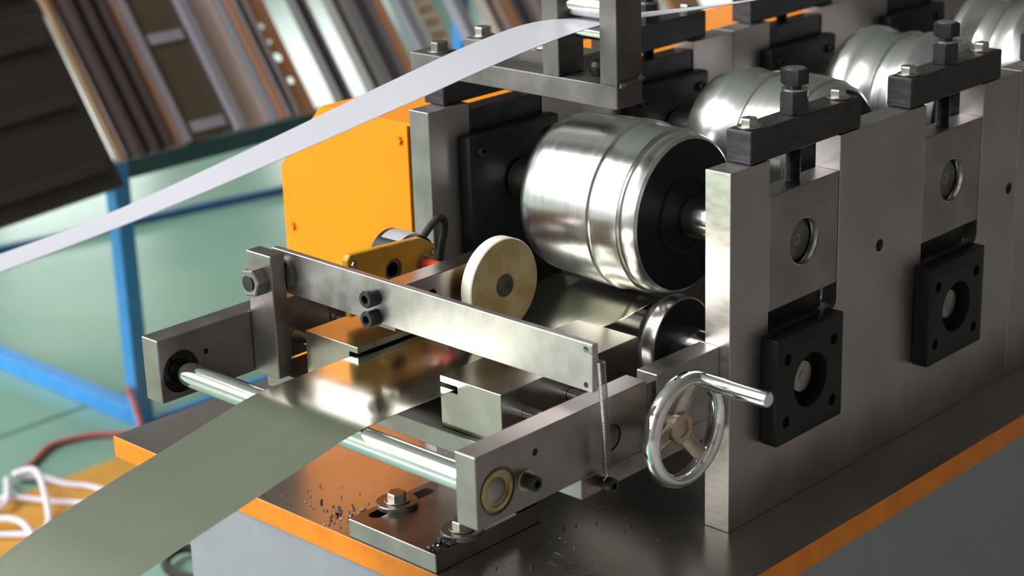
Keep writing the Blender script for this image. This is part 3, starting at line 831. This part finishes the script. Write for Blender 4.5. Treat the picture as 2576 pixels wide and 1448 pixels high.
def lean(name, y0, y1, mat_key, length, label, kind='flat', depth=.012, x=-2.205, foot=-.150, holes=None):
    """a long profile standing on the top rail and leaning back"""
    c = Vector((x, (y0 + y1) / 2, foot))
    hw_ = (y1 - y0) / 2
    uy = Vector((0, 1, 0))
    nn = DL.cross(uy).normalized()
    if nn.x < 0:
        nn = -nn          # facing the machine
    uy = nn.cross(DL).normalized()
    if uy.y < 0:
        uy = -uy
    if kind == 'channel':
        t = .004
        pts = [(-hw_, 0), (hw_, 0), (hw_, depth), (hw_ - t, depth), (hw_ - t, t), (-hw_ + t, t), (-hw_ + t, depth), (-hw_, depth)]
    elif kind == 'angle':
        t = .005
        pts = [(-hw_, 0), (hw_, 0), (hw_, t), (-hw_ + t, t), (-hw_ + t, depth), (-hw_, depth)]
    elif kind == 'hat':
        q = hw_ * .45
        pts = [(-hw_, 0), (-q, 0), (-q * .8, depth), (q * .8, depth), (q, 0), (hw_, 0), (hw_, .003), (q * 1.1, .003), (q * .9, depth + .003), (-q * .9, depth + .003), (-q * 1.1, .003), (-hw_, .003)]
    else:
        pts = [(-hw_, 0), (hw_, 0), (hw_, depth), (-hw_, depth)]
    bm = bmesh.new()
    A = [bm.verts.new(c + uy * a + nn * b_) for a, b_ in pts]
    B = [bm.verts.new(c + uy * a + nn * b_ + DL * length) for a, b_ in pts]
    bm.faces.new(A)
    bm.faces.new(B[::-1])
    n = len(pts)
    for k in range(n):
        bm.faces.new((A[k], A[(k + 1) % n], B[(k + 1) % n], B[k]))
    bmesh.ops.recalc_face_normals(bm, faces=bm.faces[:])
    if holes:
        cs = [cyl(c + DL * s + uy * o_ - nn * .03, c + DL * s + uy * o_ + nn * .06, r_, 20) for s, o_, r_ in holes]
        bm = cut(bm, *cs)
    return tag(obj(name, bm, mat_key, origin=c), label, 'steel profile', 'profiles leaning on the blue rack')
def pc(key, c, rough=(.3, .45), metal=0.6):
    c = tuple(min(v * 1.7, .8) for v in c)
    M[key] = surf(key, tuple(v * .85 for v in c), c, rough, metal * .6, 9, (1, 1, .3))
pc('p_dark', (.024, .019, .018), metal=.2)
pc('p_brown', (.060, .044, .042), metal=.3)
pc('p_tan', (.36, .22, .15), metal=.3)
pc('p_olive', (.070, .056, .040), metal=.3)
pc('p_lav', (.26, .25, .30), metal=.5)
pc('p_pink', (.34, .28, .26), metal=.4)
pc('p_rust', (.36, .18, .10), metal=.2)
pc('p_grey', (.24, .22, .225), metal=.6)
pc('p_dgrey', (.13, .12, .125), metal=.5)
G = 'profiles leaning on the blue rack'
def panel(y0, y1, s0, s1, label, xoff=0):
    t = thing('dark_panel', (-2.2, (y0 + y1) / 2, -.15), label, 'steel panel', 'dark brown panels on the rack')
    nn = DL.cross(Vector((0, 1, 0))).normalized()
    nn = -nn if nn.x < 0 else nn
    uy = nn.cross(DL).normalized()
    uy = -uy if uy.y < 0 else uy
    c = Vector((-2.195 + xoff, (y0 + y1) / 2, -.150))
    hw_ = (y1 - y0) / 2
    def slab(a0, a1, b0, b1, d0, d1):
        bm = bmesh.new()
        vs = [bm.verts.new(c + uy * a + DL * b_ + nn * d) for a in (a0, a1) for b_ in (b0, b1) for d in (d0, d1)]
        for f in ((0, 1, 3, 2), (4, 6, 7, 5), (0, 4, 5, 1), (2, 3, 7, 6), (0, 2, 6, 4), (1, 5, 7, 3)):
            bm.faces.new([vs[i] for i in f])
        bmesh.ops.recalc_face_normals(bm, faces=bm.faces[:])
        bmesh.ops.bevel(bm, geom=bm.edges[:], offset=.003, segments=1, affect='EDGES')
        return bm
    obj('sheet', slab(-hw_, hw_, s0, s1, 0, .02), 'p_dark', t)
    for s in (s0 + .05, (s0 * .5 + s1 * .5), s1 - .06):
        obj('rib', slab(-hw_, hw_ - .03, s - .012, s + .012, .02, .032), 'p_dark', t)
    return t
panel(.18, .781, -.07, .33, 'dark brown sheet panel at the left picture edge, lower of two on the rack')
panel(.10, .781, .331, .95, 'dark brown sheet panel in the top left corner, upper of two on the rack')
lean('steel_profile', .803, .828, 'p_tan', 1.1, 'narrow tan profile just right of the bright slit on the rack', 'angle', .02)
lean('steel_profile', .832, .868, 'p_brown', 1.1, 'dark brown channel, first of three beside the narrow tan profile', 'hat', .03)
lean('steel_profile', .872, .908, 'p_brown', 1.1, 'dark brown channel, middle of three beside the narrow tan profile', 'hat', .03)
lean('steel_profile', .912, .946, 'p_brown', 1.1, 'dark brown channel, last of three next to the copper edged bar', 'hat', .03)
lean('steel_profile', .950, .966, 'p_tan', 1.1, 'thin copper toned bar left of the wide olive panel', 'flat', .02)
lean('steel_profile', .969, .986, 'p_lav', 1.1, 'thin lavender grey bar on the left edge of the wide olive panel', 'flat', .026)
ol = lean('steel_profile', .988, 1.108, 'p_olive', 1.1, 'wide dark olive panel with pale cross bands on the rack', 'flat', .016)
nn_ = Vector((DL.z, 0, -DL.x)).normalized()
for s in (.03, .24):
    bm = bmesh.new()
    c_ = Vector((-2.205, 1.048, -.150)) + DL * s + nn_ * .0175
    vs = [bm.verts.new(c_ + Vector((0, a, 0)) + DL * b_ + nn_ * d) for a in (-.045, .045) for b_ in (-.012, .012) for d in (-.003, .003)]
    for f in ((0, 1, 3, 2), (4, 6, 7, 5), (0, 4, 5, 1), (2, 3, 7, 6), (0, 2, 6, 4), (1, 5, 7, 3)):
        bm.faces.new([vs[i] for i in f])
    bmesh.ops.recalc_face_normals(bm, faces=bm.faces[:])
    obj('pale_band', bm, 'p_lav', ol)
lean('steel_profile', 1.111, 1.134, 'p_lav', 1.1, 'lavender grey bar on the right edge of the wide olive panel', 'flat', .030)
lean('steel_profile', 1.140, 1.208, 'p_pink', 1.1, 'pinkish grey flat profile right of the wide olive panel', 'channel', .02)
lean('steel_profile', 1.222, 1.236, 'p_lav', 1.1, 'thin pale bar right of the pinkish grey profile', 'flat', .02)
lean('steel_profile', 1.239, 1.252, 'p_rust', 1.1, 'thin rusty bar left of the grey double channel', 'flat', .024)
lean('steel_profile', 1.256, 1.288, 'p_grey', 1.1, 'grey channel between the thin rusty bar and the perforated rusty profile', 'channel', .03)
lean('steel_profile', 1.296, 1.352, 'p_rust', 1.1, 'rusty profile with a row of round bright holes', 'flat', .008,
     holes=[(.085, 0, .010), (.145, -.004, .012), (.185, -.006, .007), (.225, -.008, .009)])
lean('steel_profile', 1.418, 1.452, 'p_dgrey', 1.1, 'dark grey profile between the two widest bright gaps', 'channel', .03)
lean('steel_profile', 1.520, 1.556, 'p_grey', 1.1, 'pale grey profile right of the second wide bright gap', 'channel', .03)
lean('steel_profile', 1.580, 1.636, 'p_dgrey', 1.1, 'dark grey channel above the orange cover corner', 'channel', .03)
lean('steel_profile', 1.642, 1.668, 'p_rust', 1.1, 'narrow rusty bar above the orange cover', 'flat', .03)
lean('steel_profile', 1.715, 1.745, 'p_lav', 1.1, 'lavender bar between two greenish bright gaps', 'flat', .03)
lean('steel_profile', 1.785, 1.835, 'p_tan', 1.1, 'brown perforated profile with two rows of small holes', 'flat', .008,
     holes=[(.06 + .035 * k, o_, .0095) for k in range(14) for o_ in (-.012, .012)])
lean('steel_profile', 1.885, 1.915, 'p_lav', 1.1, 'grey lavender bar right of the perforated brown profile', 'flat', .03)
lean('steel_profile', 1.985, 2.03, 'p_pink', 1.1, 'pinkish profile behind the white strip, first beyond the bright gaps', 'channel', .03)
lean('steel_profile', 2.035, 2.07, 'p_rust', 1.1, 'rusty profile behind the white strip, left of the grey overhead post', 'flat', .03)
lean('steel_profile', 2.08, 2.13, 'p_dgrey', 1.1, 'dark profile behind the white strip, near the overhead post', 'channel', .03)
lean('steel_profile', 2.14, 2.17, 'p_pink', 1.1, 'pale pinkish bar just left of the overhead post', 'flat', .03)
lean('steel_profile', 2.18, 2.24, 'p_grey', 1.1, 'grey profile seen between the overhead frame posts, left one', 'channel', .03)
lean('steel_profile', 2.25, 2.29, 'p_rust', 1.1, 'rusty bar seen between the overhead frame posts', 'flat', .03)
lean('steel_profile', 2.40, 2.52, 'p_rust', 1.1, 'wide rusty profile right of the overhead posts, nearer one', 'flat', .02)
lean('steel_profile', 2.54, 2.60, 'p_pink', 1.1, 'pinkish profile right of the overhead posts', 'channel', .03)
lean('steel_profile', 2.66, 2.78, 'p_rust', 1.1, 'wide rusty profile right of the overhead posts, farther one', 'flat', .02)

# ------------------------------------------------------------------ cables on the floor
zc = ZF + .008
def cable(name, pts, r, mat_, label):
    return tag(obj(name, tube(smooth_path(pts, 8), r, 8), mat_), label, 'cable', 'cables on the floor')
cable('white_cable', [(-2.168, .466, zc), (-2.13, .492, zc + .004), (-2.07, .51, zc), (-2.02, .535, zc), (-1.96, .545, zc), (-1.90, .56, zc), (-1.7, .62, zc)], .0068, 'wcable', 'white cable lying highest across the yellow line')
cable('white_cable', [(-2.30, .22, zc), (-2.14, .345, zc), (-2.085, .395, zc + .006), (-2.02, .445, zc), (-1.95, .486, zc), (-1.88, .51, zc), (-1.7, .55, zc)], .0068, 'wcable', 'white cable crossing the yellow line below the highest one')
cable('white_cable', [(-2.17, .455, zc + .012), (-2.10, .46, zc + .040), (-2.02, .43, zc + .036), (-1.94, .385, zc), (-1.92, .34, zc), (-1.96, .30, zc), (-2.02, .24, zc)], .0068, 'wcable', 'white cable bending down in a hook from the cable junction')
cable('white_cable', [(-2.172, .440, zc + .004), (-2.140, .420, zc + .02), (-2.09, .39, zc + .022), (-2.06, .36, zc + .01), (-2.09, .30, zc)], .0068, 'wcable', 'short white cable at the left below the red cable end')
cable('white_cable', [(-2.06, .20, zc), (-2.0, .29, zc + .022), (-1.95, .325, zc + .024), (-1.905, .325, zc + .008), (-1.86, .30, zc)], .0068, 'wcable', 'white cable looping out at the lower left picture edge')
cable('red_cable', [(-2.17, .456, zc + .01), (-2.21, .52, zc), (-2.26, .60, zc), (-2.245, .68, zc), (-2.20, .735, zc), (-2.165, .765, zc + .01), (-2.185, .775, zc + .05), (-2.215, .780, zc + .09)], .0072, 'rcable', 'dull red cable curving from the white cables to the rack foot')
cable('black_hose', [(-1.50, .56, ZF + .02), (-1.575, .515, ZF + .02), (-1.6152, .4837, ZF + .02), (-1.6273, .4640, ZF + .02), (-1.6196, .4338, ZF + .02), (-1.5958, .4124, ZF + .02), (-1.5605, .4013, ZF + .02), (-1.50, .415, ZF + .02), (-1.40, .45, ZF + .02)], .0095, 'rubber', 'black hose loop on the floor below the steel strip')
